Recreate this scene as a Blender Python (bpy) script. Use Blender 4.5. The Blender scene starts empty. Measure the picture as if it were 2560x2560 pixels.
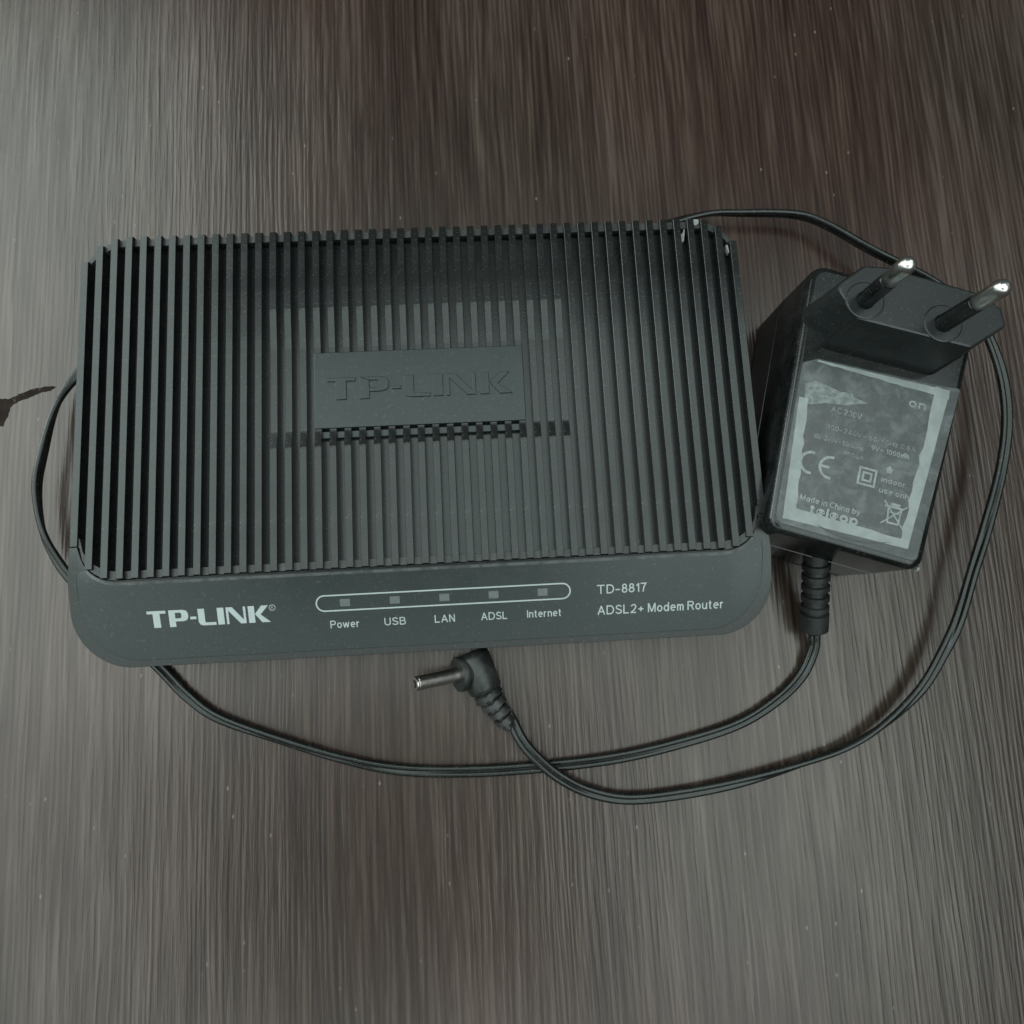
import bpy, bmesh, math, random
from mathutils import Vector, Matrix
random.seed(7)
sc = bpy.context.scene
COL = sc.collection
MM = 0.001

# ------------------------------------------------------------------ camera, world, light
cam_d = bpy.data.cameras.new("camera"); cam = bpy.data.objects.new("camera", cam_d); COL.objects.link(cam)
sc.camera = cam
Rm = ((0.9981394774, 0.0481268237, -0.0374351762),
      (-0.0529494756, 0.9886169489, -0.1408293033),
      (0.0302313846, 0.1425494202, 0.9893258948))
M4 = Matrix(Rm).to_4x4(); M4.translation = Vector((15.88, -45.56, 195.2)) * MM
cam.matrix_world = M4
cam_d.sensor_width = 36; cam_d.lens = 23.465
cam_d.clip_start = 0.005; cam_d.clip_end = 50

world = bpy.data.worlds.new("World"); sc.world = world; world.use_nodes = True
bg = world.node_tree.nodes["Background"]
bg.inputs[0].default_value = (0.80, 0.88, 0.92, 1); bg.inputs[1].default_value = 0.07

def area(name, loc, sx, sy, radiance, target=None, color=(0.89, 1.0, 0.975)):
    d = bpy.data.lights.new(name, 'AREA'); d.shape = 'RECTANGLE'; d.size = sx; d.size_y = sy
    d.energy = radiance * math.pi * sx * sy; d.color = color
    o = bpy.data.objects.new(name, d); COL.objects.link(o); o.location = loc
    if target is not None:
        o.rotation_euler = (Vector(target) - Vector(loc)).to_track_quat('-Z', 'Y').to_euler()
    return o
# bright ceiling by the window side (left), dimmer ceiling overhead, nothing behind to the right
area("window_side_light", (-1.35, 0.60, 1.2), 1.6, 1.6, 4.3)
area("window_side_light", (-1.35, -0.75, 1.2), 1.6, 1.1, 2.5)
area("window_pane_light", (-1.75, 0.85, 0.50), .8, .45, 11, target=(0, 0, 0))
def ceiling(x0, x1, y0, y1, L):     # a lit stretch of ceiling 1.2 m above the table
    area("ceiling_light", ((x0 + x1) / 2, (y0 + y1) / 2, 1.2), x1 - x0, y1 - y0, L)
ceiling(-.55, .98, -.20, .56, 2.9)
ceiling(.20, .98, -.82, -.20, 3.5)
ceiling(-.55, .88, -1.35, -.82, 2.4)
area("window_light", (-2.2, 0.1, 0.75), 1.8, 0.8, 1.3, target=(0, 0, 0.0))

vs = sc.view_settings
sc.display_settings.display_device = 'sRGB'
vs.view_transform = 'Standard'; vs.look = 'None'; vs.exposure = -0.1; vs.gamma = 1; vs.use_curve_mapping = False

# ------------------------------------------------------------------ materials
def mat(name):
    m = bpy.data.materials.new(name); m.use_nodes = True
    nt = m.node_tree; b = nt.nodes["Principled BSDF"]
    return m, nt, b
def N(nt, t, **kw):
    n = nt.nodes.new(t)
    for k, v in kw.items():
        if k in n.inputs: n.inputs[k].default_value = v
        else: setattr(n, k, v)
    return n
def mapping(nt, scale, loc=(0, 0, 0), rot=(0, 0, 0), coord='Object'):
    tc = N(nt, 'ShaderNodeTexCoord'); mp = N(nt, 'ShaderNodeMapping')
    mp.inputs['Scale'].default_value = scale; mp.inputs['Location'].default_value = loc; mp.inputs['Rotation'].default_value = rot
    nt.links.new(tc.outputs[coord], mp.inputs['Vector']); return mp
def noise(nt, mp, scale=1, detail=4, rough=.55, dist=0):
    n = N(nt, 'ShaderNodeTexNoise'); n.inputs['Scale'].default_value = scale; n.inputs['Detail'].default_value = detail
    n.inputs['Roughness'].default_value = rough; n.inputs['Distortion'].default_value = dist
    nt.links.new(mp.outputs[0], n.inputs['Vector']); return n
def ramp(nt, src, stops):
    r = N(nt, 'ShaderNodeValToRGB'); e = r.color_ramp.elements
    while len(e) < len(stops): e.new(.5)
    for i, (p, c) in enumerate(stops):
        e[i].position = p; e[i].color = (c, c, c, 1) if not isinstance(c, tuple) else (*c, 1)
    nt.links.new(src, r.inputs[0]); return r
def mix(nt, fac, a, b, mode='MIX'):
    m = N(nt, 'ShaderNodeMix', data_type='RGBA', blend_type=mode)
    for sock, v in ((m.inputs[0], fac), (m.inputs[6], a), (m.inputs[7], b)):
        if hasattr(v, 'links'): nt.links.new(v, sock)
        elif isinstance(v, tuple): sock.default_value = (*v, 1)
        else: sock.default_value = v
    return m
def bump(nt, b, h, strength, dist):
    n = N(nt, 'ShaderNodeBump'); n.inputs['Strength'].default_value = strength; n.inputs['Distance'].default_value = dist
    nt.links.new(h, n.inputs['Height']); nt.links.new(n.outputs[0], b.inputs['Normal']); return n

def plastic(name, col, rough, dust=.02, dustcol=(.20, .21, .20), spec=.41, grain=.00003, wear=None):
    """moulded plastic: fine texture, faint dust film and smears"""
    m, nt, b = mat(name)
    mp = mapping(nt, (1, 1, 1))
    n1 = noise(nt, mp, 130, 5, .6); n2 = noise(nt, mp, 1400, 2, .5); n3 = noise(nt, mp, 3200, 2, .5)
    r1 = ramp(nt, n1.outputs[0], [(.42, 0), (.75, 1)])
    r2 = ramp(nt, n2.outputs[0], [(.62, 0), (.72, 1)])
    c = mix(nt, r1.outputs[0], col, tuple(x + dust for x in col))
    sp = N(nt, 'ShaderNodeMath', operation='MULTIPLY'); nt.links.new(r2.outputs[0], sp.inputs[0]); sp.inputs[1].default_value = .12
    c2 = mix(nt, sp.outputs[0], c.outputs[2], dustcol)
    nt.links.new(c2.outputs[2], b.inputs['Base Color'])
    rr = N(nt, 'ShaderNodeMapRange'); rr.inputs['To Min'].default_value = rough - .05; rr.inputs['To Max'].default_value = rough + .10
    nt.links.new(n1.outputs[0], rr.inputs['Value']); nt.links.new(rr.outputs[0], b.inputs['Roughness'])
    b.inputs['Specular IOR Level'].default_value = spec; b.inputs['Specular Tint'].default_value = (.93, 1, .985, 1)
    bump(nt, b, n3.outputs[0], .5, grain)
    return m

M_COVER = plastic("black_housing_plastic", (.008, .009, .009), .20, .006)
M_RIB = plastic("black_rib_plastic", (.006, .007, .007), .16, .008, grain=.000012)
M_PANEL = plastic("black_panel_plastic", (.008, .013, .013), .24, .006)
M_ADAPT = plastic("black_adapter_plastic", (.004, .005, .005), .18, .012)
M_BASE = plastic("matte_plug_base_plastic", (.010, .012, .012), .30, .006)
M_RUBBER = plastic("black_rubber", (.009, .010, .010), .42, .012)
M_RAIL = plastic("dusty_rail_plastic", (.018, .019, .018), .38, .03)
M_CABLE = plastic("black_cable_vinyl", (.006, .007, .0065), .24, .008, spec=.42)
M_PLUG = plastic("dusty_plug_rubber", (.012, .014, .013), .40, .045)

def print_mat(name, col, wear=.0, rough=.45, scale=500, under=None):
    m, nt, b = mat(name)
    mp = mapping(nt, (1, 1, 1)); n = noise(nt, mp, scale, 4, .6)
    r = ramp(nt, n.outputs[0], [(.40, 0), (.62, 1)])
    k = N(nt, 'ShaderNodeMath', operation='MULTIPLY'); nt.links.new(r.outputs[0], k.inputs[0]); k.inputs[1].default_value = wear
    c = mix(nt, k.outputs[0], col, under or tuple(x * .35 for x in col)); nt.links.new(c.outputs[2], b.inputs['Base Color'])
    b.inputs['Roughness'].default_value = rough
    return m
M_WHITE = print_mat("white_print", (.33, .38, .375), .10)
M_WHITE2 = print_mat("grey_white_print", (.25, .29, .285), .25, scale=900)
M_LED = print_mat("milky_indicator_lens", (.09, .11, .105), .3, .35, 1500)
M_CHIP = print_mat("bare_scuff", (.22, .23, .22), .6, .5, 900)
M_LBL_EDGE = print_mat("silver_label_print", (.20, .23, .225), .5, .40, 260, (.12, .14, .14))
M_LBL_TXT = print_mat("faded_label_text", (.20, .23, .225), .5, .42, 900, (.08, .095, .095))
M_LBL_SMUDGE = print_mat("smudged_label_text", (.15, .175, .17), .75, .45, 700, (.055, .067, .067))

def label_mat():
    m, nt, b = mat("worn_label_film")
    mp = mapping(nt, (1, 1, 1), rot=(0, 0, math.radians(18)))
    n1 = noise(nt, mp, 170, 6, .65, .6); n2 = noise(nt, mp, 900, 3, .6)
    r = ramp(nt, n1.outputs[0], [(.46, 0), (.66, 1)])
    c = mix(nt, r.outputs[0], (.034, .042, .042), (.076, .090, .090))
    r2 = ramp(nt, n2.outputs[0], [(.35, .82), (.65, 1.1)])
    c2 = mix(nt, 1.0, c.outputs[2], r2.outputs[0], 'MULTIPLY'); nt.links.new(c2.outputs[2], b.inputs['Base Color'])
    b.inputs['Roughness'].default_value = .33
    bump(nt, b, n1.outputs[0], .25, .00008)
    return m
M_LABEL = label_mat()

def metal(name, col, rough):
    m, nt, b = mat(name); b.inputs['Metallic'].default_value = 1; b.inputs['Base Color'].default_value = (*col, 1)
    mp = mapping(nt, (1, 1, 1)); n = noise(nt, mp, 900, 4, .6)
    rr = N(nt, 'ShaderNodeMapRange'); rr.inputs['To Min'].default_value = rough - .06; rr.inputs['To Max'].default_value = rough + .10
    nt.links.new(n.outputs[0], rr.inputs['Value']); nt.links.new(rr.outputs[0], b.inputs['Roughness']); return m
M_PIN = metal("nickel_pin", (.62, .61, .57), .26)
M_BARREL = metal("steel_barrel", (.55, .52, .49), .28)

def wood():
    m, nt, b = mat("dark_wood_laminate")
    L = nt.links
    # slow sideways drift of the grain so that the lines wander and fan a little
    mpw = mapping(nt, (14, 5, 1)); nw = noise(nt, mpw, 1, 3, .5)
    tc = N(nt, 'ShaderNodeTexCoord'); sx = N(nt, 'ShaderNodeSeparateXYZ'); L.new(tc.outputs['Object'], sx.inputs[0])
    ms = N(nt, 'ShaderNodeMath', operation='MULTIPLY_ADD'); L.new(nw.outputs[0], ms.inputs[0]); ms.inputs[1].default_value = .007; L.new(sx.outputs[0], ms.inputs[2])
    cx = N(nt, 'ShaderNodeCombineXYZ'); L.new(ms.outputs[0], cx.inputs[0]); L.new(sx.outputs[1], cx.inputs[1])
    def gr(sx_, sy_, detail, rough, loc=0):
        mp = N(nt, 'ShaderNodeMapping'); mp.inputs['Scale'].default_value = (sx_, sy_, 1); mp.inputs['Location'].default_value = (loc, loc * .7, 0)
        L.new(cx.outputs[0], mp.inputs['Vector']); return noise(nt, mp, 1, detail, rough)
    fine = gr(640, 24, 3, .60); mid = gr(230, 10, 4, .6, 3.1); broad = gr(45, 5, 3, .55, 8.7); pore = gr(1900, 130, 2, .5, 1.3)
    # fine ridges about 1.6 mm apart whose spacing wanders
    wob = gr(70, 6, 3, .5, 5.5); wob2 = gr(420, 26, 2, .5, 2.2)
    ph = N(nt, 'ShaderNodeMath', operation='MULTIPLY'); L.new(sx.outputs[0], ph.inputs[0]); ph.inputs[1].default_value = 3900
    ph2 = N(nt, 'ShaderNodeMath', operation='MULTIPLY_ADD'); L.new(wob.outputs[0], ph2.inputs[0]); ph2.inputs[1].default_value = 34; L.new(ph.outputs[0], ph2.inputs[2])
    ph3 = N(nt, 'ShaderNodeMath', operation='MULTIPLY_ADD'); L.new(wob2.outputs[0], ph3.inputs[0]); ph3.inputs[1].default_value = 4.5; L.new(ph2.outputs[0], ph3.inputs[2])
    sn = N(nt, 'ShaderNodeMath', operation='SINE'); L.new(ph3.outputs[0], sn.inputs[0])
    sn2 = N(nt, 'ShaderNodeMath', operation='MULTIPLY_ADD'); L.new(sn.outputs[0], sn2.inputs[0]); sn2.inputs[1].default_value = .07; L.new(fine.outputs[0], sn2.inputs[2])
    rf = ramp(nt, sn2.outputs[0], [(.33, 0), (.67, 1)])
    rm = ramp(nt, mid.outputs[0], [(.34, 0), (.68, 1)])
    rb = ramp(nt, broad.outputs[0], [(.32, 0), (.70, 1)])
    a1 = N(nt, 'ShaderNodeMath', operation='MULTIPLY_ADD'); L.new(rf.outputs[0], a1.inputs[0]); a1.inputs[1].default_value = .52
    a2 = N(nt, 'ShaderNodeMath', operation='MULTIPLY'); L.new(rm.outputs[0], a2.inputs[0]); a2.inputs[1].default_value = .24
    L.new(a2.outputs[0], a1.inputs[2])
    a3 = N(nt, 'ShaderNodeMath', operation='MULTIPLY_ADD'); L.new(rb.outputs[0], a3.inputs[0]); a3.inputs[1].default_value = .26; L.new(a1.outputs[0], a3.inputs[2])
    col = ramp(nt, a3.outputs[0], [(.12, (.0105, .0052, .0040)), (.50, (.031, .0190, .0150)), (.90, (.066, .048, .040))])
    # broad tone drifts: redder and greener stretches
    mpt = mapping(nt, (9, 5, 1), loc=(2, 5, 0)); nt1 = noise(nt, mpt, 1, 2, .5)
    tone = ramp(nt, nt1.outputs[0], [(.35, (1.06, .96, .94)), (.52, (1, 1, 1)), (.68, (.90, 1.03, .97))])
    c1 = mix(nt, 1.0, col.outputs[0], tone.outputs[0], 'MULTIPLY')
    # stray pale specks, longer along the grain
    mpv = mapping(nt, (230, 120, 1)); v = N(nt, 'ShaderNodeTexVoronoi'); v.inputs['Scale'].default_value = 1; L.new(mpv.outputs[0], v.inputs['Vector'])
    rv = ramp(nt, v.outputs['Distance'], [(.03, 1), (.085, 0)])
    ns = noise(nt, mapping(nt, (60, 40, 1), loc=(9, 1, 0)), 1, 2, .5); rs = ramp(nt, ns.outputs[0], [(.50, 0), (.56, 1)])
    sm = N(nt, 'ShaderNodeMath', operation='MULTIPLY'); L.new(rv.outputs[0], sm.inputs[0]); L.new(rs.outputs[0], sm.inputs[1])
    sm2 = N(nt, 'ShaderNodeMath', operation='MULTIPLY'); L.new(sm.outputs[0], sm2.inputs[0]); sm2.inputs[1].default_value = .50
    c2 = mix(nt, sm2.outputs[0], c1.outputs[2], (.24, .22, .20))
    L.new(c2.outputs[2], b.inputs['Base Color'])
    rr = N(nt, 'ShaderNodeMapRange'); rr.inputs['To Min'].default_value = .31; rr.inputs['To Max'].default_value = .22
    L.new(a3.outputs[0], rr.inputs['Value']); L.new(rr.outputs[0], b.inputs['Roughness'])
    b.inputs['Specular IOR Level'].default_value = .52; b.inputs['Specular Tint'].default_value = (1, .97, .93, 1)
    hs = N(nt, 'ShaderNodeMath', operation='MULTIPLY_ADD'); L.new(pore.outputs[0], hs.inputs[0]); hs.inputs[1].default_value = .35; L.new(a3.outputs[0], hs.inputs[2])
    bump(nt, b, hs.outputs[0], .42, .00020)
    return m
M_WOOD = wood()
M_STAIN = print_mat("dark_brown_stain", (.016, .011, .009), .6, .75, 300, (.030, .022, .018)); M_STAIN.node_tree.nodes["Principled BSDF"].inputs["Specular IOR Level"].default_value = .06
r_ = ramp(M_STAIN.node_tree, noise(M_STAIN.node_tree, mapping(M_STAIN.node_tree, (420, 160, 1)), 1, 4, .6).outputs[0], [(.36, .15), (.55, .95)])
M_STAIN.node_tree.links.new(r_.outputs[0], M_STAIN.node_tree.nodes["Principled BSDF"].inputs["Alpha"])

# ------------------------------------------------------------------ helpers
def empty(name, label, cat, loc=(0, 0, 0)):
    o = bpy.data.objects.new(name, None); COL.objects.link(o); o.location = Vector(loc) * MM
    o.empty_display_size = .01; o['label'] = label; o['category'] = cat; return o
def finish(name, bm, m, parent=None, bevel=0, seg=2, smooth=35, label=None, origin=(0, 0, 0), mesh=None):
    if mesh is None:
        mesh = bpy.data.meshes.new(name)
        bmesh.ops.recalc_face_normals(bm, faces=bm.faces)
        bmesh.ops.scale(bm, vec=(MM, MM, MM), verts=bm.verts)
        bm.to_mesh(mesh); bm.free(); mesh.materials.append(m)
        if smooth:
            mesh.shade_smooth(); mesh.set_sharp_from_angle(angle=math.radians(smooth))
            big = {k for p in mesh.polygons if len(p.vertices) > 8 for k in p.edge_keys}
            at = mesh.attributes.get('sharp_edge') or mesh.attributes.new('sharp_edge', 'BOOLEAN', 'EDGE')
            for e in mesh.edges:
                if e.key in big: at.data[e.index].value = True
    o = bpy.data.objects.new(name, mesh); COL.objects.link(o); o.location = Vector(origin) * MM
    if parent: o.parent = parent
    if bevel:
        b = o.modifiers.new("bevel", 'BEVEL'); b.width = bevel * MM; b.segments = seg; b.limit_method = 'ANGLE'; b.angle_limit = math.radians(40); b.harden_normals = True
    if label: o['label'] = label
    return o
def prism(bm, poly, z0, z1):
    """poly CCW list of (x,y); z1 number or function(x,y)"""
    f = z1 if callable(z1) else (lambda x, y: z1)
    g = z0 if callable(z0) else (lambda x, y: z0)
    lo = [bm.verts.new((x, y, g(x, y))) for x, y in poly]; hi = [bm.verts.new((x, y, f(x, y))) for x, y in poly]
    n = len(poly)
    for i in range(n): bm.faces.new((lo[i], lo[(i + 1) % n], hi[(i + 1) % n], hi[i]))
    bm.faces.new(hi); bm.faces.new(lo[::-1]); return hi
def box(bm, x0, x1, y0, y1, z0, z1):
    prism(bm, [(x0, y0), (x1, y0), (x1, y1), (x0, y1)], z0, z1)
def loft(bm, rings, close=True):
    vr = [[bm.verts.new(p) for p in r] for r in rings]; n = len(rings[0])
    for a, b in zip(vr, vr[1:]):
        for i in range(n): bm.faces.new((a[i], a[(i + 1) % n], b[(i + 1) % n], b[i]))
    if close: bm.faces.new(vr[0][::-1]); bm.faces.new(vr[-1])
def round_poly(pts, radii, seg=8):
    """round the corners of a CCW polygon"""
    out = []; n = len(pts)
    for i in range(n):
        p = Vector(pts[i]); a = Vector(pts[i - 1]) - p; b = Vector(pts[(i + 1) % n]) - p
        r = radii[i] if isinstance(radii, (list, tuple)) else radii
        a.normalize(); b.normalize(); ang = a.angle(b); t = r / math.tan(ang / 2)
        if r <= 0: out.append(tuple(p)); continue
        p1 = p + a * t; p2 = p + b * t; c = p + (a + b).normalized() * (r / math.sin(ang / 2))
        a1 = math.atan2(*(p1 - c).yx); a2 = math.atan2(*(p2 - c).yx); d = (a2 - a1 + math.pi) % (2 * math.pi) - math.pi
        for k in range(seg + 1): t_ = a1 + d * k / seg; out.append((c.x + r * math.cos(t_), c.y + r * math.sin(t_)))
    return out
def offset(poly, d):
    """shrink a CCW polygon by d"""
    n = len(poly); out = []
    for i in range(n):
        p = Vector(poly[i]); e1 = (p - Vector(poly[i - 1])); e2 = (Vector(poly[(i + 1) % n]) - p)
        if e1.length < 1e-6 or e2.length < 1e-6: out.append(tuple(p)); continue
        e1.normalize(); e2.normalize(); n1 = Vector((-e1.y, e1.x)); n2 = Vector((-e2.y, e2.x)); m = n1 + n2
        m = m / max(.3, m.length_squared) * 2 if m.length > 0 else n1
        out.append(tuple(p + m * d))
    return out
def tube(bm, p0, p1, prof, seg=28, cap=True):
    """lathe profile [(t mm along axis, radius)] from p0 towards p1"""
    p0 = Vector(p0); ax = (Vector(p1) - p0).normalized(); u = ax.orthogonal().normalized(); v = ax.cross(u)
    rings = [[p0 + ax * t + (u * math.cos(2 * math.pi * k / seg) + v * math.sin(2 * math.pi * k / seg)) * r for k in range(seg)] for t, r in prof]
    loft(bm, rings, cap)
def flat(name, polys, m, parent, z=.03, thick=.03, mtx=None, label=None, origin=(0, 0, 0)):
    """thin printed shapes in local mm"""
    bm = bmesh.new()
    for i, p in enumerate(polys): prism(bm, p, z - thick, z + .0015 * (i % 7))
    if mtx is not None: bmesh.ops.transform(bm, matrix=mtx, verts=bm.verts)
    return finish(name, bm, m, parent, smooth=0, label=label, origin=origin)
def arc(cx, cy, rx, ry, a0, a1, n=9):
    return [(cx + rx * math.cos(math.radians(a0 + (a1 - a0) * k / n)), cy + ry * math.sin(math.radians(a0 + (a1 - a0) * k / n))) for k in range(n + 1)]
def oval(cx, cy, rx, ry): return arc(cx, cy, rx, ry, 0, 360, 16)[:-1] + ['closed']
t_, b_ = .94, .06
GL = {  # plain grotesque capitals and small letters as pen strokes, capital height 1
 'T': [[(0, t_), (.8, t_)], [(.4, .98), (.4, 0)]], 'D': [[(.06, b_), (.06, t_), (.36, t_)] + arc(.36, .5, .36, .44, 80, -80) + [(.36, b_), 'closed']],
 '-': [[(.02, .38), (.46, .38)]], '8': [oval(.30, .73, .19, .21), oval(.30, .28, .24, .23)], '1': [[(.05, .74), (.24, .80), (.27, .96)], [(.29, 1), (.29, 0)]],
 '7': [[(.02, t_), (.56, t_), (.36, .55), (.25, 0)]], 'A': [[(.03, 0), (.38, .98)], [(.36, .98), (.71, 0)], [(.17, .34), (.57, .34)]],
 'S': [arc(.34, .73, .25, .21, 12, 250, 12) + arc(.33, .27, .28, .21, 75, -168, 12)], 'L': [[(.06, 1), (.06, b_), (.56, b_)]],
 '2': [arc(.30, .70, .23, .24, 170, -25, 9) + [(.30, .30), (.07, .12), (.05, b_), (.56, b_)]], '+': [[(.04, .42), (.56, .42)], [(.30, .16), (.30, .68)]],
 'M': [[(.06, 0), (.06, 1)], [(.08, .97), (.40, .05)], [(.40, .05), (.72, .97)], [(.74, 0), (.74, 1)]], 'o': [oval(.28, .36, .22, .30)], 'd': [oval(.27, .36, .21, .30), [(.49, 1), (.49, 0)]],
 'e': [[(.08, .38), (.49, .38)] + arc(.28, .36, .22, .30, 12, 312, 14)], 'm': [[(.06, .72), (.06, 0)], [(.06, .46)] + arc(.20, .50, .14, .16, 170, 0, 6) + [(.34, 0)], [(.34, .46)] + arc(.48, .50, .14, .16, 170, 0, 6) + [(.62, 0)]],
 'R': [[(.06, 0), (.06, t_), (.40, t_)] + arc(.40, .73, .20, .21, 80, -80, 7) + [(.06, .52)], [(.40, .50), (.62, 0)]], 'u': [[(.06, .72), (.06, .25)] + arc(.25, .24, .19, .18, 190, 350, 8) + [(.45, .3)], [(.46, .72), (.46, 0)]],
 't': [[(.16, .92), (.16, .16), (.21, .06), (.31, .05)], [(.02, .66), (.31, .66)]], 'r': [[(.06, .72), (.06, 0)], [(.06, .42), (.12, .58), (.21, .65), (.31, .65)]],
 'P': [[(.06, 0), (.06, t_), (.38, t_)] + arc(.38, .71, .21, .23, 80, -80, 7) + [(.38, .48), (.06, .48)]], 'w': [[(.02, .72), (.19, .02)], [(.19, .02), (.36, .68)], [(.36, .68), (.53, .02)], [(.53, .02), (.70, .72)]],
 'U': [[(.06, 1), (.06, .32)] + arc(.34, .32, .28, .26, 185, 355, 9) + [(.62, 1)]], 'B': [[(.06, .53), (.36, .53)] + arc(.36, .735, .19, .205, -80, 80, 6) + [(.36, t_), (.06, t_), (.06, b_), (.38, b_)] + arc(.38, .295, .23, .235, -80, 80, 7) + [(.36, .53)]],
 'N': [[(.06, 0), (.06, 1)], [(.07, .97), (.59, .03)], [(.60, 0), (.60, 1)]], 'I': [[(.06, 0), (.06, 1)]], 'n': [[(.06, .72), (.06, 0)], [(.06, .46)] + arc(.26, .48, .20, .18, 170, 0, 7) + [(.46, 0)]], ' ': [],
 'a': [oval(.27, .34, .20, .29), [(.48, .72), (.48, 0)]], 'i': [[(.06, .72), (.06, 0)], [(.06, .86), (.06, 1)]], 'C': [arc(.38, .5, .32, .45, 40, 320, 14)],
 'h': [[(.06, 1), (.06, 0)], [(.06, .46)] + arc(.26, .48, .20, .18, 170, 0, 7) + [(.46, 0)]], 'b': [[(.06, 1), (.06, 0)], oval(.29, .36, .21, .31)],
 'y': [[(.02, .72), (.25, .02)], [(.48, .72), (.14, -.28)]], 's': [arc(.24, .52, .18, .15, 20, 250, 8) + arc(.24, .20, .19, .15, 75, -160, 8)],
 'l': [[(.06, 1), (.06, 0)]], 'p': [[(.06, .72), (.06, -.28)], oval(.29, .36, .21, .31)], 'c': [arc(.28, .36, .22, .31, 45, 315, 10)],
 '3': [arc(.29, .72, .21, .22, 165, -80, 8), arc(.28, .29, .24, .23, 85, -165, 9)], '0': [oval(.30, .5, .23, .45)], '4': [[(.42, 0), (.42, 1)], [(.40, .97), (.03, .28)], [(.02, .26), (.58, .26)]], '5': [[(.52, t_), (.12, t_)], [(.12, .97), (.10, .55)] + arc(.29, .32, .24, .27, 110, -150, 9)],
 '6': [oval(.30, .30, .23, .25), arc(.34, .42, .27, .52, 75, 185, 6)], '9': [oval(.30, .70, .23, .25), arc(.26, .58, .27, .52, -105, 5, 6)],
 'V': [[(.02, 1), (.36, .02)], [(.36, .02), (.70, 1)]], '=': [[(.04, .30), (.56, .30)], [(.04, .55), (.56, .55)]], '~': [[(.04, .38), (.18, .50), (.40, .34), (.54, .46)]],
 '/': [[(.02, 0), (.36, 1)]], ':': [[(.06, 0), (.06, .14)], [(.06, .50), (.06, .64)]], '.': [[(.06, 0), (.06, .14)]], 'z': [[(.03, .66), (.44, .66)], [(.42, .66), (.06, .06)], [(.03, .06), (.46, .06)]],
 'O': [oval(.40, .5, .33, .45)], 'H': [[(.06, 0), (.06, 1)], [(.60, 0), (.60, 1)], [(.06, .5), (.60, .5)]]}
def stroke_text(s, parent, m, x0, x1, cap, mtx, cy, label, wt=.066):
    pen = 0; st = []
    for ch in s:
        gl = GL[ch]
        xs = [p[0] for k in gl for p in k if p != 'closed']
        for k in gl: st.append([p if p == 'closed' else (p[0] + pen, p[1]) for p in k])
        pen += (max(xs) + .20) if xs else .26
    a = min(p[0] for k in st for p in k if p != 'closed') - .06; b = max(p[0] for k in st for p in k if p != 'closed') + .06
    kx = (x1 - x0) / (b - a); W = wt * cap
    bm = bmesh.new()
    for i, k in enumerate(st):
        closed = k[-1] == 'closed'; pts = [Vector((x0 + (p[0] - a) * kx, cy + p[1] * cap)) for p in k if p != 'closed']
        n = len(pts); L, R = [], []
        for j, p in enumerate(pts):
            e1 = p - pts[j - 1] if (j or closed) else pts[1] - p
            e2 = pts[(j + 1) % n] - p if (j < n - 1 or closed) else e1
            n1 = Vector((-e1.y, e1.x)).normalized(); n2 = Vector((-e2.y, e2.x)).normalized(); q = n1 + n2; q = q / max(.5, q.length_squared / 2)
            L.append(p + q * W); R.append(p - q * W)
        z = .035 + .002 * (i % 7)
        for j in range(n if closed else n - 1):
            w = (j + 1) % n; prism(bm, ccw([tuple(L[j]), tuple(L[w]), tuple(R[w]), tuple(R[j])]), z - .03, z)
    bmesh.ops.remove_doubles(bm, verts=bm.verts, dist=1e-5)
    bmesh.ops.transform(bm, matrix=mtx, verts=bm.verts)
    return finish("lettering", bm, m, parent, smooth=0, label=label)
_cap = {}
def text(name, s, m, parent, x0, x1, cap, mtx, z=.05, thick=.03, cy=0, label=None, bold=0, origin=(0, 0, 0)):
    """lettering: left edge x0, right edge x1, baseline cy, capital height cap (mm)"""
    def make(st):
        c = bpy.data.curves.new(name, 'FONT'); c.body = st; c.size = 1; c.resolution_u = 3; c.offset = bold
        o = bpy.data.objects.new("tmp", c); COL.objects.link(o); bpy.context.view_layer.update()
        me = bpy.data.meshes.new_from_object(o); bpy.data.objects.remove(o); bpy.data.curves.remove(c); return me
    if 'H' not in _cap:
        h = make('H'); _cap['H'] = max(v.co.y for v in h.vertices); bpy.data.meshes.remove(h)
    me = make(s); xs = [v.co.x for v in me.vertices]; a, b = min(xs), max(xs)
    k = (x1 - x0) / (b - a); ky = cap / _cap['H']
    bm = bmesh.new(); bm.from_mesh(me); bpy.data.meshes.remove(me)
    for v in bm.verts: v.co = Vector((x0 + (v.co.x - a) * k, cy + v.co.y * ky, z - thick))
    r = bmesh.ops.extrude_face_region(bm, geom=bm.faces[:])
    bmesh.ops.translate(bm, vec=(0, 0, thick), verts=[g for g in r['geom'] if isinstance(g, bmesh.types.BMVert)])
    bmesh.ops.transform(bm, matrix=mtx, verts=bm.verts)
    return finish(name, bm, m, parent, smooth=0, label=label, origin=origin)

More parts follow.
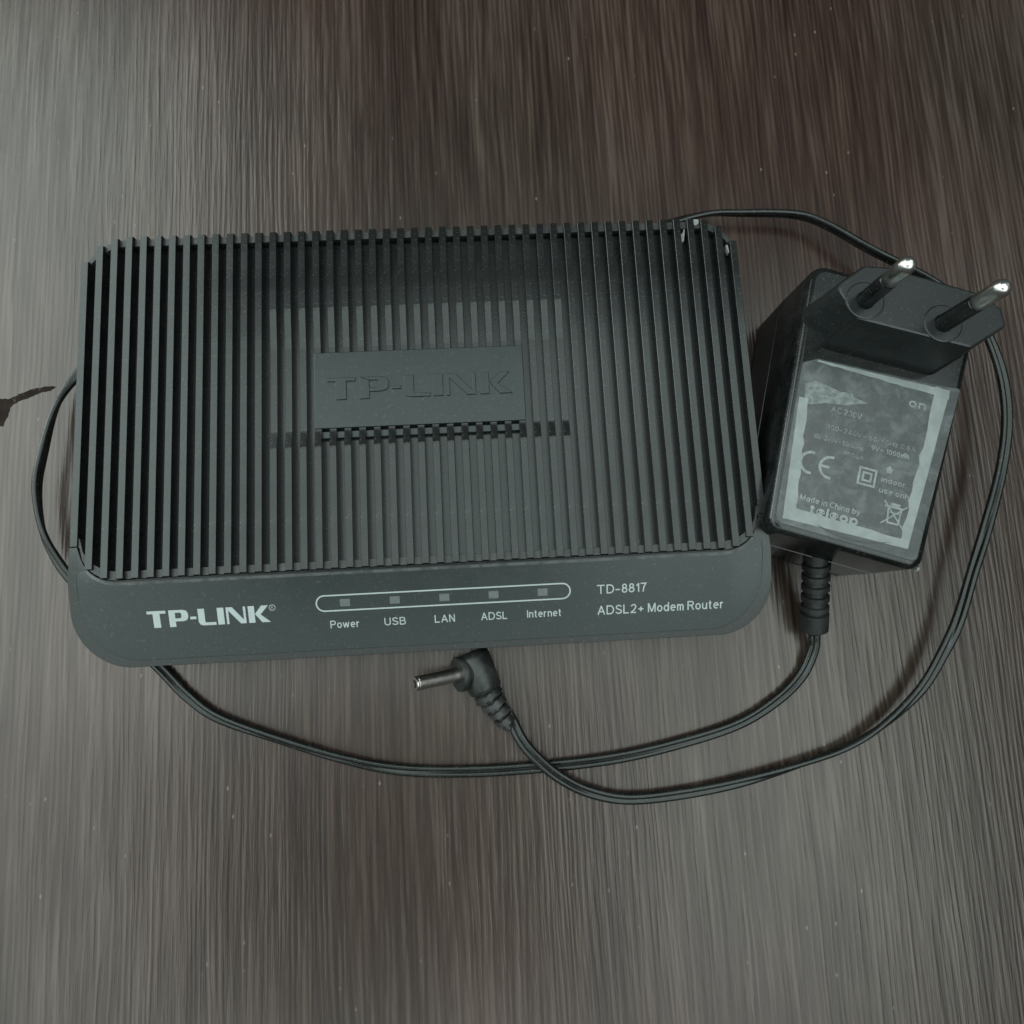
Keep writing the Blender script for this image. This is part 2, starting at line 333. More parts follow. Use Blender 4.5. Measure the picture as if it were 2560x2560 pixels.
def logo_polys(w, h):
    """wide bold block lettering T P - L I N K, 7.6 x 1 units"""
    L = []
    L.append([(0, 1), (0, .83), (.36, .83), (.36, 0), (.80, 0), (.80, .83), (1.18, .83), (1.18, 1)])
    L.append([(1.36, 0), (1.76, 0), (1.76, .34), (1.76, .84), (1.36, 1)])                                   # stem of P
    L.append([(1.362, 1), (1.76, .84), (2.08, .84), (2.16, .76), (2.16, .60), (2.08, .50), (1.76, .50), (1.76, .32), (2.25, .32), (2.48, .38), (2.58, .55), (2.58, .78), (2.48, .94), (2.25, 1)])
    L.append([(2.70, .40), (3.08, .40), (3.08, .56), (2.70, .56)])
    L.append([(3.20, 1), (3.20, .22), (3.30, .06), (3.48, 0), (4.30, 0), (4.30, .17), (3.66, .17), (3.62, .22), (3.62, 1)])
    L.append([(4.42, 0), (4.84, 0), (4.84, 1), (4.42, 1)])
    L.append([(4.98, 0), (5.13, 0), (5.13, .80), (5.86, 0), (6.22, 0), (6.22, 1), (6.07, 1), (6.07, .22), (5.38, 1), (4.98, 1)])
    L.append([(6.38, 0), (6.78, 0), (6.78, 1), (6.38, 1)])
    L.append([(6.80, .52), (7.12, .44), (7.68, 1), (7.24, 1)])
    L.append([(6.80, .52), (7.22, 0), (7.76, 0), (7.16, .47)])
    return [[(x / 7.7 * w, y * h) for x, y in p[::1]] for p in L]
def ccw(p):
    a = sum(p[i - 1][0] * p[i][1] - p[i][0] * p[i - 1][1] for i in range(len(p)))
    return p if a > 0 else p[::-1]

# ------------------------------------------------------------------ tabletop
bm = bmesh.new(); box(bm, -700, 700, -520, 520, -28, 0)
table = finish("tabletop", bm, M_WOOD, bevel=2); table['kind'] = 'structure'; table['label'] = "dark brown wood grain laminate tabletop"
stain = ccw([(-132, 24.2), (-127.5, 23.7), (-124.0, 23.2), (-122.1, 23.9), (-120.2, 24.9), (-117.1, 26.0), (-113.3, 26.6), (-110.9, 26.7), (-110.2, 26.2), (-111.6, 25.3), (-114.4, 24.7), (-118.6, 23.1), (-121.6, 22.0), (-123.1, 20.7), (-123.7, 17.8), (-125.1, 15.0), (-127.0, 14.7), (-132, 17)])
rag = []
for k, p_ in enumerate(stain):
    n_ = stain[(k + 1) % len(stain)]
    for q_ in range(5): rag.append((p_[0] + (n_[0] - p_[0]) * q_ / 5 + random.uniform(-.16, .16), p_[1] + (n_[1] - p_[1]) * q_ / 5 + random.uniform(-.16, .16)))
bm = bmesh.new(); prism(bm, rag, .01, .03)
finish("stain", bm, M_STAIN, table, smooth=0, label="dark brown smear across the grain at the left edge")

# ------------------------------------------------------------------ modem router
router = empty("modem_router", "black ribbed plastic modem router with white lettering and five indicators", "modem router")
HW, YB, YF = 88.6, 56.9, -55.8          # half width, back, front
FLOOR = 24.9; RIBTOP = 28.0; P = 3.75; R0 = -86.27
SL = .33
def zpan(y): return 27.5 + (min(y, -34) + 34) * SL
outline = round_poly([(-HW, YF), (HW, YF), (HW, YB), (-HW, YB)], [15, 15, 12.5, 12.5], 12)
# lower case
bm = bmesh.new()
o1 = outline
loft(bm, [[(x, y, 3.4) for x, y in offset(o1, 3.0)], [(x, y, 4.2) for x, y in offset(o1, 1.4)], [(x, y, 5.6) for x, y in offset(o1, 1.1)], [(x, y, 16.2) for x, y in offset(o1, .95)], [(x, y, 16.6) for x, y in offset(o1, 1.2)]])
finish("lower_case", bm, M_PLUG, router)
for sx in (-1, 1):
    for y in (-42, 43):
        bm = bmesh.new(); tube(bm, (sx * 72, y, 0.02), (sx * 72, y, 5), [(0, 5.2), (.4, 5.6), (3.6, 5.8)], 24); finish("foot", bm, M_RUBBER, router)
# top cover: rear half carries the ribs, front half the sloping band
def g(x):
    a = abs(x)
    if a < 75.5: return -34.0
    if a < 85: return -34 + 8.6 * (1 - math.sqrt(max(0, 1 - ((a - 75.5) / 9.5) ** 2)))
    return -25.4
def back_edge(x, r=12.5, d=0):
    a = abs(x); c = HW - r
    return YB - d if a <= c else YB - r + math.sqrt(max(0, (r - d) ** 2 - (min(a, HW - d) - c) ** 2))
def front_edge(x, r=15.0, d=0):
    a = abs(x); c = HW - r
    return YF + d if a <= c else YF + r - math.sqrt(max(0, (r - d) ** 2 - (min(a, HW - d) - c) ** 2))
def stations(w, n=14, core=75.0):
    e = [core + (w - core) * math.sin(math.pi / 2 * k / n) for k in range(n + 1)]
    return [-x for x in e[::-1]] + [-50, -25, 0, 25, 50] + e
def strip_solid(xs, rows, z0, zt):
    """solid between front and back curves; rows(x) -> list of y from front to back"""
    bm = bmesh.new(); top = []; bot = []
    for x in xs:
        ys = rows(x); top.append([bm.verts.new((x, y, zt(x, y))) for y in ys]); bot.append([bm.verts.new((x, y, z0)) for y in ys])
    n = len(top[0])
    for i in range(len(xs) - 1):
        for j in range(n - 1):
            bm.faces.new((top[i][j], top[i + 1][j], top[i + 1][j + 1], top[i][j + 1]))
            bm.faces.new((bot[i][j], bot[i][j + 1], bot[i + 1][j + 1], bot[i + 1][j]))
        bm.faces.new((bot[i][0], bot[i + 1][0], top[i + 1][0], top[i][0]))
        bm.faces.new((bot[i][-1], top[i][-1], top[i + 1][-1], bot[i + 1][-1]))
    for i, fl in ((0, 1), (len(xs) - 1, 0)):
        for j in range(n - 1): bm.faces.new((bot[i][j], top[i][j], top[i][j + 1], bot[i][j + 1]))
    return bm
finish("rear_cover", strip_solid(stations(87.2), lambda x: [g(x) + .02, back_edge(x, d=1.3) - 1.6], 16.9, lambda x, y: FLOOR), M_COVER, router)
fc = strip_solid(stations(HW - 1.4), lambda x: [front_edge(x, d=1.4) - 1.2, -34.3 if front_edge(x, d=1.4) < -34.6 else (front_edge(x, d=1.4) - 1.2 + g(x)) / 2, g(x)], 16.9, lambda x, y: zpan(y) - .15 + max(0, y + 34) * .09)
for q in fc.verts:                      # sides flare slightly towards the front
    t_ = min(1, max(0, (-25.4 - q.co.y) / 16)); q.co.x *= 1 + .012 * t_ * t_ * (3 - 2 * t_)
finish("front_cover", fc, M_COVER, router, bevel=1.2, seg=3)
# front panel inlaid in the band
pw = 85.6
def pfront(x):
    a = abs(x); c = pw - 13.5
    return -53.9 if a <= c else -53.9 + 13.5 - math.sqrt(max(0, 13.5 ** 2 - (min(a, pw) - c) ** 2))
bm = strip_solid(stations(pw, 16, 70.0), lambda x: [pfront(x), -34.45 if pfront(x) < -34.9 else (pfront(x) + g(x) - .25) / 2, g(x) - .25], 19.0, lambda x, y: zpan(y) + .12)
finish("front_panel", bm, M_PANEL, router, bevel=.45, seg=3)

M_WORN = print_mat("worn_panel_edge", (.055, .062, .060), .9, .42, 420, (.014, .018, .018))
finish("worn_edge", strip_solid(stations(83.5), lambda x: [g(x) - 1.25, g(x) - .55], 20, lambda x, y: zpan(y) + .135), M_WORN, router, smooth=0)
# ribs: 47 upright fins, each its own part; those crossing the badge dish dip
def rib_bm(yf, yb, dish, hw=.96):
    bm = bmesh.new()
    if dish: ys = [(yf, 0), (-2.9, 0), (-2.5, .03), (1.4, .74), (1.8, .78), (24.0, .70), (24.8, .66), (34.0, .03), (34.8, 0), (yb, 0)]
    else: ys = [(yf, 0), (yb, 0)]
    rings = []
    prof = [(-hw, FLOOR - .3), (-hw + .05, RIBTOP - .14), (-hw + .07, RIBTOP - .06), (-hw + .13, RIBTOP), (hw - .13, RIBTOP), (hw - .07, RIBTOP - .06), (hw - .05, RIBTOP - .14), (hw, FLOOR - .3)]
    for y, d in ys: rings.append([(px, y, pz - (d if pz > FLOOR else 0)) for px, pz in prof])
    r0 = rings[0]; rings.insert(0, [(px, yf - .25, min(pz, RIBTOP - .45)) for px, _, pz in r0])
    rl = rings[-1]; rings.append([(px, yb + .25, min(pz, RIBTOP - .5)) for px, _, pz in rl])
    loft(bm, rings); return bm
cache = {}
for i in range(47):
    x = R0 + P * i
    edge = x - .95 if x < 0 else x + .95
    yb = round(back_edge(edge) - .35, 1); yf = round(g(x) + (.5 if abs(x) < 76 else .3), 1)
    dish = 13 <= i <= 33
    key = (yb, yf, dish)
    if key not in cache:
        o = finish("rib", rib_bm(yf, yb, dish), M_RIB, router, smooth=0); cache[key] = o.data; o.location.x = x * MM
    else:
        o = finish("rib", None, None, router, mesh=cache[key]); o.location.x = x * MM
# small cross rail that closes the front end of the grooves
bm = strip_solid(stations(86.9), lambda x: [g(x) + (.3 if abs(x) < 76 else .02), g(x) + 2.3], FLOOR - .2, lambda x, y: 26.9 if abs(x) < 76 else 26.9 + .7 * min(1, (abs(x) - 76) / 8))
finish("cross_rail", bm, M_RAIL, router, bevel=.3, label="low rail closing the groove ends along the front strip")
bm = strip_solid(stations(87.0), lambda x: [back_edge(x, d=1.3) - 1.2, back_edge(x, d=1.3) + .72], 16.9, lambda x, y: 26.9)
finish("rear_rail", bm, M_RAIL, router, bevel=.3)
# badge plate with raised lettering
bm = bmesh.new(); box(bm, -27.2, 27.2, 2.2, 22.6, FLOOR - .3, 27.6)
badge = finish("badge_plate", bm, M_PANEL, router, bevel=.2)
bm = bmesh.new()
for p in logo_polys(47.5, 5.9): prism(bm, ccw(p), 27.4, 27.95)
bmesh.ops.translate(bm, vec=(-23.8, 9.6, 0), verts=bm.verts)
finish("raised_lettering", bm, M_PANEL, badge, bevel=.12, seg=2, smooth=0, label="raised black letters TP-LINK")
bm = bmesh.new(); box(bm, -27.2, 27.2, -.2, 1.75, FLOOR - .2, 26.5)
finish("cross_rail", bm, M_PANEL, router, bevel=.25, label="low rail closing the groove ends below the badge")

# print and lenses on the sloping panel
panel_m = Matrix.Translation((0, -43, zpan(-43) + .12)) @ Matrix.Rotation(math.atan(SL), 4, 'X')
CS = 1 / math.cos(math.atan(SL))
def v(y): return (y + 43) * CS
def shift(polys, dx, dy): return [[(x + dx, y + dy) for x, y in ccw(p)] for p in polys]
flat("lettering", shift(logo_polys(29.9, 4.35), -69.7, v(-46.0)), M_WHITE, router, mtx=panel_m, label="white block letters TP-LINK")
def ring(cx, cy, r0, r1, n=24):
    out = []
    for k in range(n):
        a, b = 2 * math.pi * k / n, 2 * math.pi * (k + 1) / n
        out.append([(cx + r0 * math.cos(a), cy + r0 * math.sin(a)), (cx + r1 * math.cos(a), cy + r1 * math.sin(a)), (cx + r1 * math.cos(b), cy + r1 * math.sin(b)), (cx + r0 * math.cos(b), cy + r0 * math.sin(b))])
    return out
flat("trademark_ring", ring(-38.9, v(-42.5), .62, .82), M_WHITE2, router, mtx=panel_m)
text("lettering", "R", M_WHITE2, router, -39.2, -38.6, .75, panel_m, cy=v(-42.5) - .37)
# stadium line round the indicators
def stadium(x0, x1, yc, h, n=12):
    r = h / 2; pts = []
    for k in range(n + 1): a = -math.pi / 2 + math.pi * k / n; pts.append((x1 - r + r * math.cos(a), yc + r * math.sin(a)))
    for k in range(n + 1): a = math.pi / 2 + math.pi * k / n; pts.append((x0 + r + r * math.cos(a), yc + r * math.sin(a)))
    return pts
so, si = stadium(-28.1, 36.2, v(-42.2), 4.35), stadium(-27.75, 35.85, v(-42.2), 3.65)
flat("indicator_outline", [[so[i], so[(i + 1) % len(so)], si[(i + 1) % len(so)], si[i]] for i in range(len(so))], M_WHITE, router, mtx=panel_m, label="thin white rounded outline around the five indicators")
for k in range(5):
    bm = bmesh.new(); prism(bm, round_poly([(-1.25, -.95), (1.25, -.95), (1.25, .95), (-1.25, .95)], .15, 3), -.3, .06)
    bmesh.ops.transform(bm, matrix=panel_m @ Matrix.Translation((-20.8 + 12.45 * k, v(-42.2), 0)), verts=bm.verts)
    finish("indicator_lens", bm, M_LED, router, smooth=0)
for s, a, b in (("Power", -24.9, -17.6), ("USB", -11.35, -5.95), ("LAN", 1.35, 6.45), ("ADSL", 13.1, 19.85), ("Internet", 24.85, 33.6)):
    stroke_text(s, router, M_WHITE, a, b, 2.0, panel_m, v(-48.45), "white word " + s)
stroke_text("TD-8817", router, M_WHITE, 42.75, 55.6, 2.35, panel_m, v(-43.4), "white characters TD-8817")
stroke_text("ADSL2+ Modem Router", router, M_WHITE, 42.9, 75.65, 2.4, panel_m, v(-48.7), "white words ADSL2+ Modem Router")
# bright scuffs at the rear right corner
for pts, z in (([(72.0, 52.6), (72.5, 50.6), (73.1, 50.7), (73.7, 54.1), (73.4, 54.3), (72.9, 53.0)], RIBTOP - 1.2), ([(75.9, 56.9), (75.8, 55.6), (76.6, 55.0), (77.6, 55.7), (77.5, 56.8)], RIBTOP - .9), ([(84.1, 48.6), (84.5, 46.4), (84.8, 46.3), (84.6, 48.4)], RIBTOP + .02)):
    bm = bmesh.new(); prism(bm, ccw(pts), z - 1.6, z + .05); finish("scuff", bm, M_CHIP, router, smooth=0)

# ------------------------------------------------------------------ power adapter
AX, AY = 114.0, 0.0
ad = empty("power_adapter", "black two-pin wall adapter with worn silver label and long thin cable", "power adapter", (0, 0, 0))
ZB = 34.0
# label directions
ANG = math.radians(-18.2)
body = ccw([(85.2, -29.6), (121.6, -41.9), (147.0, 25.0), (104.2, 39.4)])
bp_ = round_poly(body, [3.2, 3.2, 4.5, 4.5], 8)
bm = bmesh.new()
loft(bm, [[(x, y, .3) for x, y in offset(bp_, .3)], [(x, y, 1.2) for x, y in offset(bp_, -.5)], [(x, y, 16.6) for x, y in offset(bp_, -.7)], [(x, y, 16.7) for x, y in offset(bp_, -.3)]])
finish("rear_shell", bm, M_ADAPT, ad)
bm = bmesh.new()
rings = [[(x, y, 17.0) for x, y in offset(bp_, -.2)], [(x, y, 17.15) for x, y in offset(bp_, -.62)]]
for k in range(6):
    a = math.pi / 2 * k / 5; rings.append([(x, y, ZB - 1.9 + 1.9 * math.sin(a)) for x, y in offset(bp_, -.45 + 1.9 * (1 - math.cos(a)))])
loft(bm, rings)
finish("front_shell", bm, M_ADAPT, ad, smooth=50)
# plug base: elongated hexagon
hx = ccw([(100.3, 25.4), (104.4, 16.9), (130.9, 8.6), (140.2, 13.6), (139.6, 18.2), (134.6, 22.3), (113.6, 29.6), (108.0, 30.2)])
hxr = round_poly(hx, [2.5, 2.2, 2.2, 1.5, 1.5, 2.2, 2.2, 1.5], 5)
bm = bmesh.new()
loft(bm, [[(x, y, ZB - .3) for x, y in offset(hxr, -1.3)], [(x, y, ZB + 1) for x, y in offset(hxr, -.9)], [(x, y, 48.9) for x, y in offset(hxr, 0)], [(x, y, 49.35) for x, y in offset(hxr, .18)], [(x, y, 49.5) for x, y in offset(hxr, .6)]])
pbase = finish("plug_base", bm, M_BASE, ad, smooth=30)
for (a, b) in (((107.0, 21.3), (105.9, 20.7)), ((124.9, 14.9), (125.5, 14.9))):
    p0 = Vector((a[0], a[1], 49.4)); p1 = Vector((b[0], b[1], 68.6))
    bm = bmesh.new(); tube(bm, p0, p0 + Vector((0, 0, 1)), [(0, 4.7), (.2, 4.6), (.28, 4.3)], 32); finish("pin_boss", bm, M_BASE, pbase, smooth=0)
    bm = bmesh.new(); tube(bm, p0, p1, [(0, 2.4), (.6, 2.12), (10.8, 2.05), (11.0, 1.9)], 24); finish("pin_sleeve", bm, M_ADAPT, pbase)
    d = (p1 - p0).normalized()
    bm = bmesh.new(); tube(bm, p0 + d * 10.9, p1, [(0, 1.85), (.1, 1.95), (6.7, 1.98)] + [(6.4 + 1.9 * math.sin(t), 1.98 * math.cos(t) ** .8) for t in (.35, .7, 1.0, 1.25, 1.45)], 24); finish("pin", bm, M_PIN, pbase, smooth=60)
# label
lab = round_poly(ccw([(86.6, -28.0), (120.6, -39.7), (138.4, 3.6), (134.5, 4.3), (102.5, 13.2), (98.3, 12.3)]), [2.2, 1.6, .6, .6, .6, .6], 5)
bm = bmesh.new(); prism(bm, lab, ZB - .02, ZB + .06)
label = finish("label", bm, M_LABEL, ad, smooth=0, label="worn grey label with faded silver print")
T = Matrix.Translation((0, 0, ZB + .06))
def lp(name, polys, m, lbl=None, z=.03): return flat(name, [ccw(p) for p in polys], m, label, z=z, thick=.025, mtx=T, label=lbl)
random.seed(3)
def rough_band(c0, c1, w0, w1, n=16, j=.25):
    """band between two edge lines with ragged inner side"""
    c0, c1 = Vector(c0), Vector(c1); d = (c1 - c0); nrm = Vector((-d.y, d.x)).normalized()
    a = []; b = []
    for k in range(n + 1):
        t = k / n; w = w0 + (w1 - w0) * t
        a.append(c0 + d * t + nrm * random.uniform(-.05, .05)); b.append(c0 + d * t + nrm * (w + random.uniform(-j, j)))
    return [tuple(a[k]) for k in range(n + 1)], [tuple(b[k]) for k in range(n + 1)]
def band_polys(a, b): return [[a[k], a[k + 1], b[k + 1], b[k]] for k in range(len(a) - 1)]
pol = []
def zb(polys, z): return [(z, p) for p in polys]
pol += zb(band_polys(*rough_band((102.3, 12.9), (135.6, 3.2), -.5, -2.3, 18, .12)), 0.03)
pol += zb(band_polys(*rough_band((135.55, 3.1), (119.0, -36.5), -3.6, -2.3, 18, .35)), 0.034)
pol += zb(band_polys(*rough_band((118.9, -36.55), (88.6, -27.3), -2.0, -3.3, 14, .12)), 0.038)
pol += zb(band_polys(*rough_band((88.65, -27.25), (96.3, 3.4), -3.0, -2.4, 16, .3)), 0.042)
bm = bmesh.new()
for z_, p_ in pol: prism(bm, ccw(p_), z_ - .02, z_)
bmesh.ops.transform(bm, matrix=T, verts=bm.verts)
finish("printed_border", bm, M_LBL_EDGE, label, smooth=0, label="wide silver border with ragged inner edge")
# swoosh in the lower border
import itertools
sw_a = [(97.0 + 18.6 * t, -29.45 - 5.3 * t - 1.5 * math.sin(math.pi * t)) for t in [k / 12 for k in range(13)]]
sw_b = [(x + .1, y - .75 * math.sin(math.pi * min(1, .12 + k / 13))) for k, (x, y) in enumerate(sw_a)]
lp("swoosh_line", band_polys(sw_a, sw_b), print_mat("grey_print", (.035, .042, .042), .3), "grey curved line under the maker's name", z=.05)
# light rubbed patch
lp("rubbed_patch", [[(98.3, 6.8), (101.2, 7.3), (104.0, 6.0), (107.0, 4.2), (110.2, 3.6), (110.4, 2.6), (113.8, .8), (108, .6), (103, 1.4), (99, 1.2), (97.6, 2.0)]], M_LBL_SMUDGE, z=.02)
RL = lambda x, y: T @ Matrix.Translation((x, y, 0)) @ Matrix.Rotation(ANG, 4, 'Z')
def lt(s, x, y, w, cap, m=M_LBL_TXT, wt=.07): return stroke_text(s, label, m, 0, w, cap, RL(x, y) @ Matrix.Translation((0, 0, .02)), 0, "faded characters " + s, wt)
lt("Made in China by", 93.4, -22.9, 15.4, 1.45, M_LBL_TXT, .085)
lt("indoor", 114.5, -19.4, 6.2, 1.35, M_LBL_TXT, .085); lt("use only", 113.6, -22.0, 8.2, 1.35, M_LBL_TXT, .085)
lt("on", 124.2, -.3, 4.4, 2.2, M_LBL_TXT, .09)
lt("INPUT: 100-240V~ 50/60Hz 0.6A".replace("INPUT: ", ""), 102.5, -5.3, 23.0, 1.25, M_LBL_SMUDGE, .08)
lt("9V= 1000mA", 113.0, -11.2, 10.0, 1.25, M_LBL_TXT, .075)
lt("AC 230V", 104.0, -.9, 8.0, 1.6, M_LBL_SMUDGE, .09)
lt("100-240V~ 50/60Hz", 98.6, -7.3, 13.0, 1.2, M_LBL_SMUDGE, .09)
lt("450mA", 105.5, -12.2, 5.5, 1.1, M_LBL_SMUDGE, .09)
lt("teleop", 95.2, -26.3, 12.4, 2.2, M_LBL_EDGE, .13)
Lm = lambda x, y: RL(x, y)
def arc_polys(cx, cy, r0, r1, a0, a1, n=14):
    out = []
    for k in range(n):
        a, b = math.radians(a0 + (a1 - a0) * k / n), math.radians(a0 + (a1 - a0) * (k + 1) / n)
        out.append([(cx + r0 * math.cos(a), cy + r0 * math.sin(a)), (cx + r1 * math.cos(a), cy + r1 * math.sin(a)), (cx + r1 * math.cos(b), cy + r1 * math.sin(b)), (cx + r0 * math.cos(b), cy + r0 * math.sin(b))])
    return out
def lsym(name, polys, x, y, m=M_LBL_TXT, lbl=None): return flat(name, [ccw(p) for p in polys], m, label, z=.05, thick=.03, mtx=RL(x, y), label=lbl)
ce = arc_polys(-1.6, 0, 2.35, 3.05, 80, 280) + arc_polys(3.4, 0, 2.35, 3.05, 80, 280) + [[(1.0, -.33), (3.1, -.33), (3.1, .33), (1.0, .33)]]
lsym("approval_mark", ce, 98.9, -14.3, lbl="silver letters CE")
def sqring(h, t): return [[(-h, -h), (h, -h), (h, -h + t), (-h, -h + t)], [(-h, h - t), (h, h - t), (h, h), (-h, h)], [(-h, -h + t), (-h + t, -h + t), (-h + t, h - t), (-h, h - t)], [(h - t, -h + t), (h, -h + t), (h, h - t), (h - t, h - t)]]
lsym("insulation_mark", sqring(2.35, .55) + sqring(1.25, .5), 111.1, -18.1, lbl="square inside a square")
lsym("house_mark", [[(-1.0, 0), (0, 1.1), (1.0, 0)], [(-.7, -.9), (.7, -.9), (.7, -.02), (-.7, -.02)]], 117.1, -16.6, M_LBL_TXT, "small house symbol")
def seg(a, b, w):
    a, b = Vector(a), Vector(b); n = Vector((-(b - a).y, (b - a).x)).normalized() * w / 2; return [tuple(a + n), tuple(b + n), tuple(b - n), tuple(a - n)]
bn = [seg((-1.7, 1.7), (-1.35, -2.4), .4), seg((1.7, 1.7), (1.35, -2.4), .4), seg((-1.5, -2.4), (1.5, -2.4), .5), seg((-2.0, 1.7), (2.0, 1.7), .5), seg((-1.2, 2.4), (1.2, 2.4), .7), seg((-2.9, -3.0), (3.0, 2.6), .3), seg((-2.9, 2.9), (2.9, -3.4), .3), seg((-1.5, .3), (1.4, .3), .25)]
lsym("bin_mark", bn, 116.7, -27.8, lbl="crossed-out wheeled bin symbol")
for x, y, r in ((106.5, -11.7, .55), (109.4, -13.3, .35), (121.6, -13.0, .6), (115.0, -25.5, .4)):
    lsym("print_blot", arc_polys(0, 0, .02, r, 0, 360, 8), x, y, M_LBL_SMUDGE)
# bare scuffs on the corner
for pts in ([(121.2, -42.2), (121.9, -41.9), (122.1, -41.2), (121.6, -41.2)],):
    bm = bmesh.new(); prism(bm, ccw(pts), ZB - 3.0, ZB - 1.1); finish("scuff", bm, M_CHIP, ad, smooth=0)

# strain relief
s0 = Vector((105.9, -35.0, 14.5)); s1 = Vector((107.4, -57.2, 4.4)); d = (s1 - s0); Ls = d.length; d.normalize()
prof = [(0, 3.6), (2.5, 3.6)]
t = 2.6
for k in range(5): prof += [(t, 3.0), (t + .7, 3.0), (t + .95, 3.75), (t + 2.3, 3.75), (t + 2.5, 3.0)]; t += 3.1
prof += [(t, 3.0), (t + .3, 3.85), (Ls - 1.0, 3.8), (Ls, 2.4)]
bm = bmesh.new(); tube(bm, s0, s1, prof, 28); finish("strain_relief", bm, M_RUBBER, ad, smooth=45)

# cable: flat twin lead, (x, y, z, twist)
path = [(107.2, -55.0, 5.2, 0), (107.6, -58.5, 4, 0), (107.3, -62.6, 2.6, 0), (103.6, -69.4, 1.5, 0), (95.7, -75.9, 1.3, 10), (83.5, -81.9, 1.4, 20), (65.0, -86.3, 1.3, 10), (46.8, -89.0, 1.2, 0), (24.4, -90.1, 1.1, 0), (5.3, -89.9, 1.1, 0), (-12.2, -88.3, 1.2, 15), (-28.1, -84.2, 1.5, 40), (-45.4, -78.0, 1.6, 50), (-61.4, -71.5, 1.4, 30), (-70.1, -65.0, 1.2, 10), (-76.7, -57.9, 1.2, 0),
 (-86, -48.5, 1.2, 0), (-94.5, -39.5, 1.8, 10), (-100.6, -32.4, 3, 20), (-104.9, -26.3, 4, 30), (-108.7, -17.2, 5.5, 60), (-110.4, -5.2, 6, 90), (-109.1, 5.5, 6, 90), (-106.9, 18.2, 5, 60), (-103.2, 27.5, 3, 20),
 (-96, 36, 1.6, 0), (-80, 44, 1.3, 0), (-40, 49, 1.3, 0), (10, 51, 1.3, 0), (45, 57, 1.6, 0), (70, 67.5, 4.0, 30), (86.7, 71.2, 6, 60), (99.2, 71.3, 6, 80), (115.8, 70.2, 6, 90), (125.1, 66.1, 6.5, 90), (136.5, 56.9, 8, 90), (144.1, 52.3, 8, 90), (154.9, 44.5, 9, 80), (164.0, 35.0, 10, 40), (168.1, 25.0, 10, 10), (170.0, 12.6, 10, 0), (169.0, -0.3, 10, 0), (165.3, -14.2, 9.5, 0), (159.2, -29.4, 9, -20), (153.6, -42.7, 8, -60), (148.1, -55.9, 7, -40), (143.2, -64.6, 6, 0), (135.9, -74.6, 5, 20), (125.2, -83.6, 3.5, 60), (114.3, -89.4, 2.5, 85), (100.4, -93.5, 2, 70), (83.4, -97.2, 1.8, 30), (66.8, -99.4, 1.5, 15), (51.4, -99.9, 1.6, 20), (40.6, -97.2, 2.4, 10), (32.2, -92.3, 4.0, 0), (25.9, -86.6, 4.4, 0), (22.3, -81.9, 3.7, 0), (20.3, -77.6, 3.0, 0), (19.0, -75.0, 3.0, 0)]
def catmull(P, sub=10):
    out = []
    Q = [Vector(p) for p in [P[0]] + P + [P[-1]]]
    for i in range(1, len(Q) - 2):
        a, b, c, e = Q[i - 1], Q[i], Q[i + 1], Q[i + 2]
        for k in range(sub):
            t = k / sub; out.append(.5 * ((2 * b) + (c - a) * t + (2 * a - 5 * b + 4 * c - e) * t * t + (3 * b - a - 3 * c + e) * t ** 3))
    out.append(Q[-2]); return out
pts = catmull([Vector(p) for p in path], 8)
bm = bmesh.new()
RC = .88
cs = []
for side in (1, -1):
    for k in range(10):
        a = -math.pi * .5 + math.pi * .86 * (k - 4.5) / 4.5 + (math.pi / 2 if side > 0 else math.pi * 1.5)
        cs.append((side * RC * .92 + RC * math.cos(a), RC * math.sin(a)))
rings = []
for i, p in enumerate(pts):
    q = pts[min(i + 1, len(pts) - 1)]; r = pts[max(i - 1, 0)]
    tg = Vector((q[0] - r[0], q[1] - r[1], q[2] - r[2])).normalized()
    side = tg.cross(Vector((0, 0, 1))).normalized(); up = side.cross(tg)
    ph = math.radians(p[3]); u = side * math.cos(ph) + up * math.sin(ph); w = -side * math.sin(ph) + up * math.cos(ph)
    rings.append([Vector(p[:3]) + u * a + w * b for a, b in cs])
loft(bm, rings)
finish("cable", bm, M_CABLE, ad, smooth=50, label="thin flat two-core black cable looping round the router")

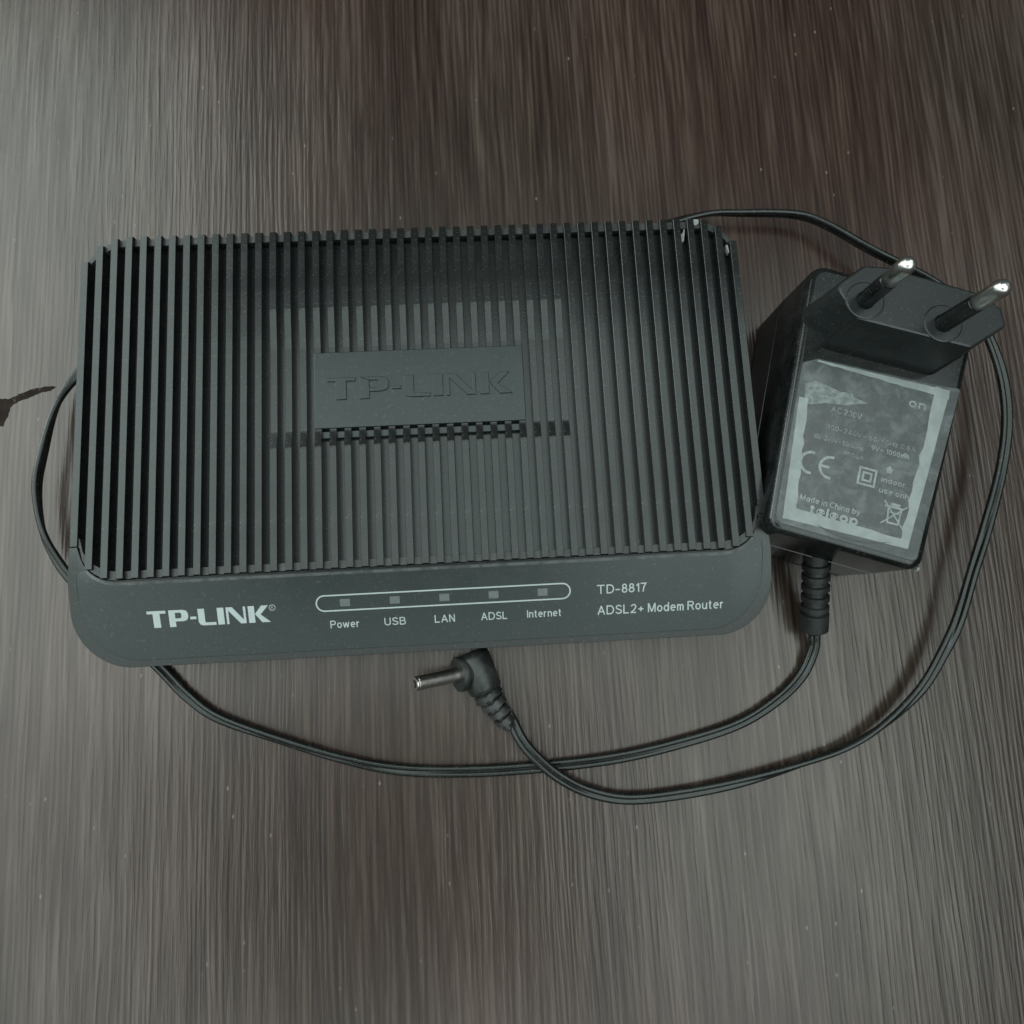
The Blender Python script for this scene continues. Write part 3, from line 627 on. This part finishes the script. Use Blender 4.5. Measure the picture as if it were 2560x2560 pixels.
# barrel plug
plug = bpy.data.objects.new("barrel_plug", None); COL.objects.link(plug); plug.parent = ad; plug.empty_display_size = .005
plug['label'] = "right angled plug with bare metal barrel"
def pk(name, bm, m, **kw): return finish(name, bm, m, plug, **kw)
b0 = Vector((9.6, -57.4, 5.2)); b1 = Vector((13.4, -68.6, 5.0)); b2 = Vector((19.4, -78.9, 3.0))
bm = bmesh.new()
ax1 = (b1 - b0).normalized()
tube(bm, b0, b1, [(0, 3.2), (.6, 4.3), (1.6, 4.75), (10.3, 4.75), (11.2, 4.4), (11.7, 3.6)], 32)
pk("plug_body", bm, M_PLUG, smooth=40)
# tapering segmented tail: hoops that step off the axis a little
Lt = (b2 - b1).length + .6; prof = [(0, 3.0)]; t = .2
for k in range(4):
    r = 4.1 - .45 * k; prof += [(t, r - .9), (t + .2, r), (t + 1.9, r - .12), (t + 2.1, r - 1.0), (t + 2.7, r - 1.05)]; t += 2.9
prof += [(t, 1.9), (t + .6, 1.8)]
bm = bmesh.new(); tube(bm, b1 + Vector((-.3, .6, 0)), b2, prof, 26)
for v_ in bm.verts: v_.co += Vector((.30 * math.sin(v_.co.y * 2.1 + v_.co.z), .18 * math.sin(v_.co.x * 3.3), .16 * math.sin(v_.co.x * 2.7)))
pk("segmented_tail", bm, M_PLUG, smooth=45)
c0 = Vector((9.6, -62.7, 5.3)); tip = Vector((-5.3, -64.3, 13.5)); dn = (tip - c0).normalized()
bm = bmesh.new(); tube(bm, c0, tip, [(0, 4.0), (2.7, 4.35), (3.0, 4.75), (4.3, 4.75), (4.6, 4.5)], 32); pk("collar", bm, M_PLUG, smooth=40)
Lb = (tip - c0).length
bm = bmesh.new()
tube(bm, c0 + dn * 4.4, tip, [(0, 1.95), (Lb - 5.2, 1.95), (Lb - 5.0, 1.7), (Lb - 4.8, 1.7), (Lb - 4.75, 1.95), (Lb - 4.4, 1.9), (Lb - 4.3, 1.7), (Lb - 4.35, 1.15), (Lb - 8.5, .95)], 32)
pk("barrel", bm, M_BARREL, smooth=40)
bm = bmesh.new(); tube(bm, c0 + dn * (Lb - 4), c0 + dn * Lb, [(0, .45), (3.3, .45), (3.5, .35)], 14); pk("centre_contact", bm, M_ADAPT)
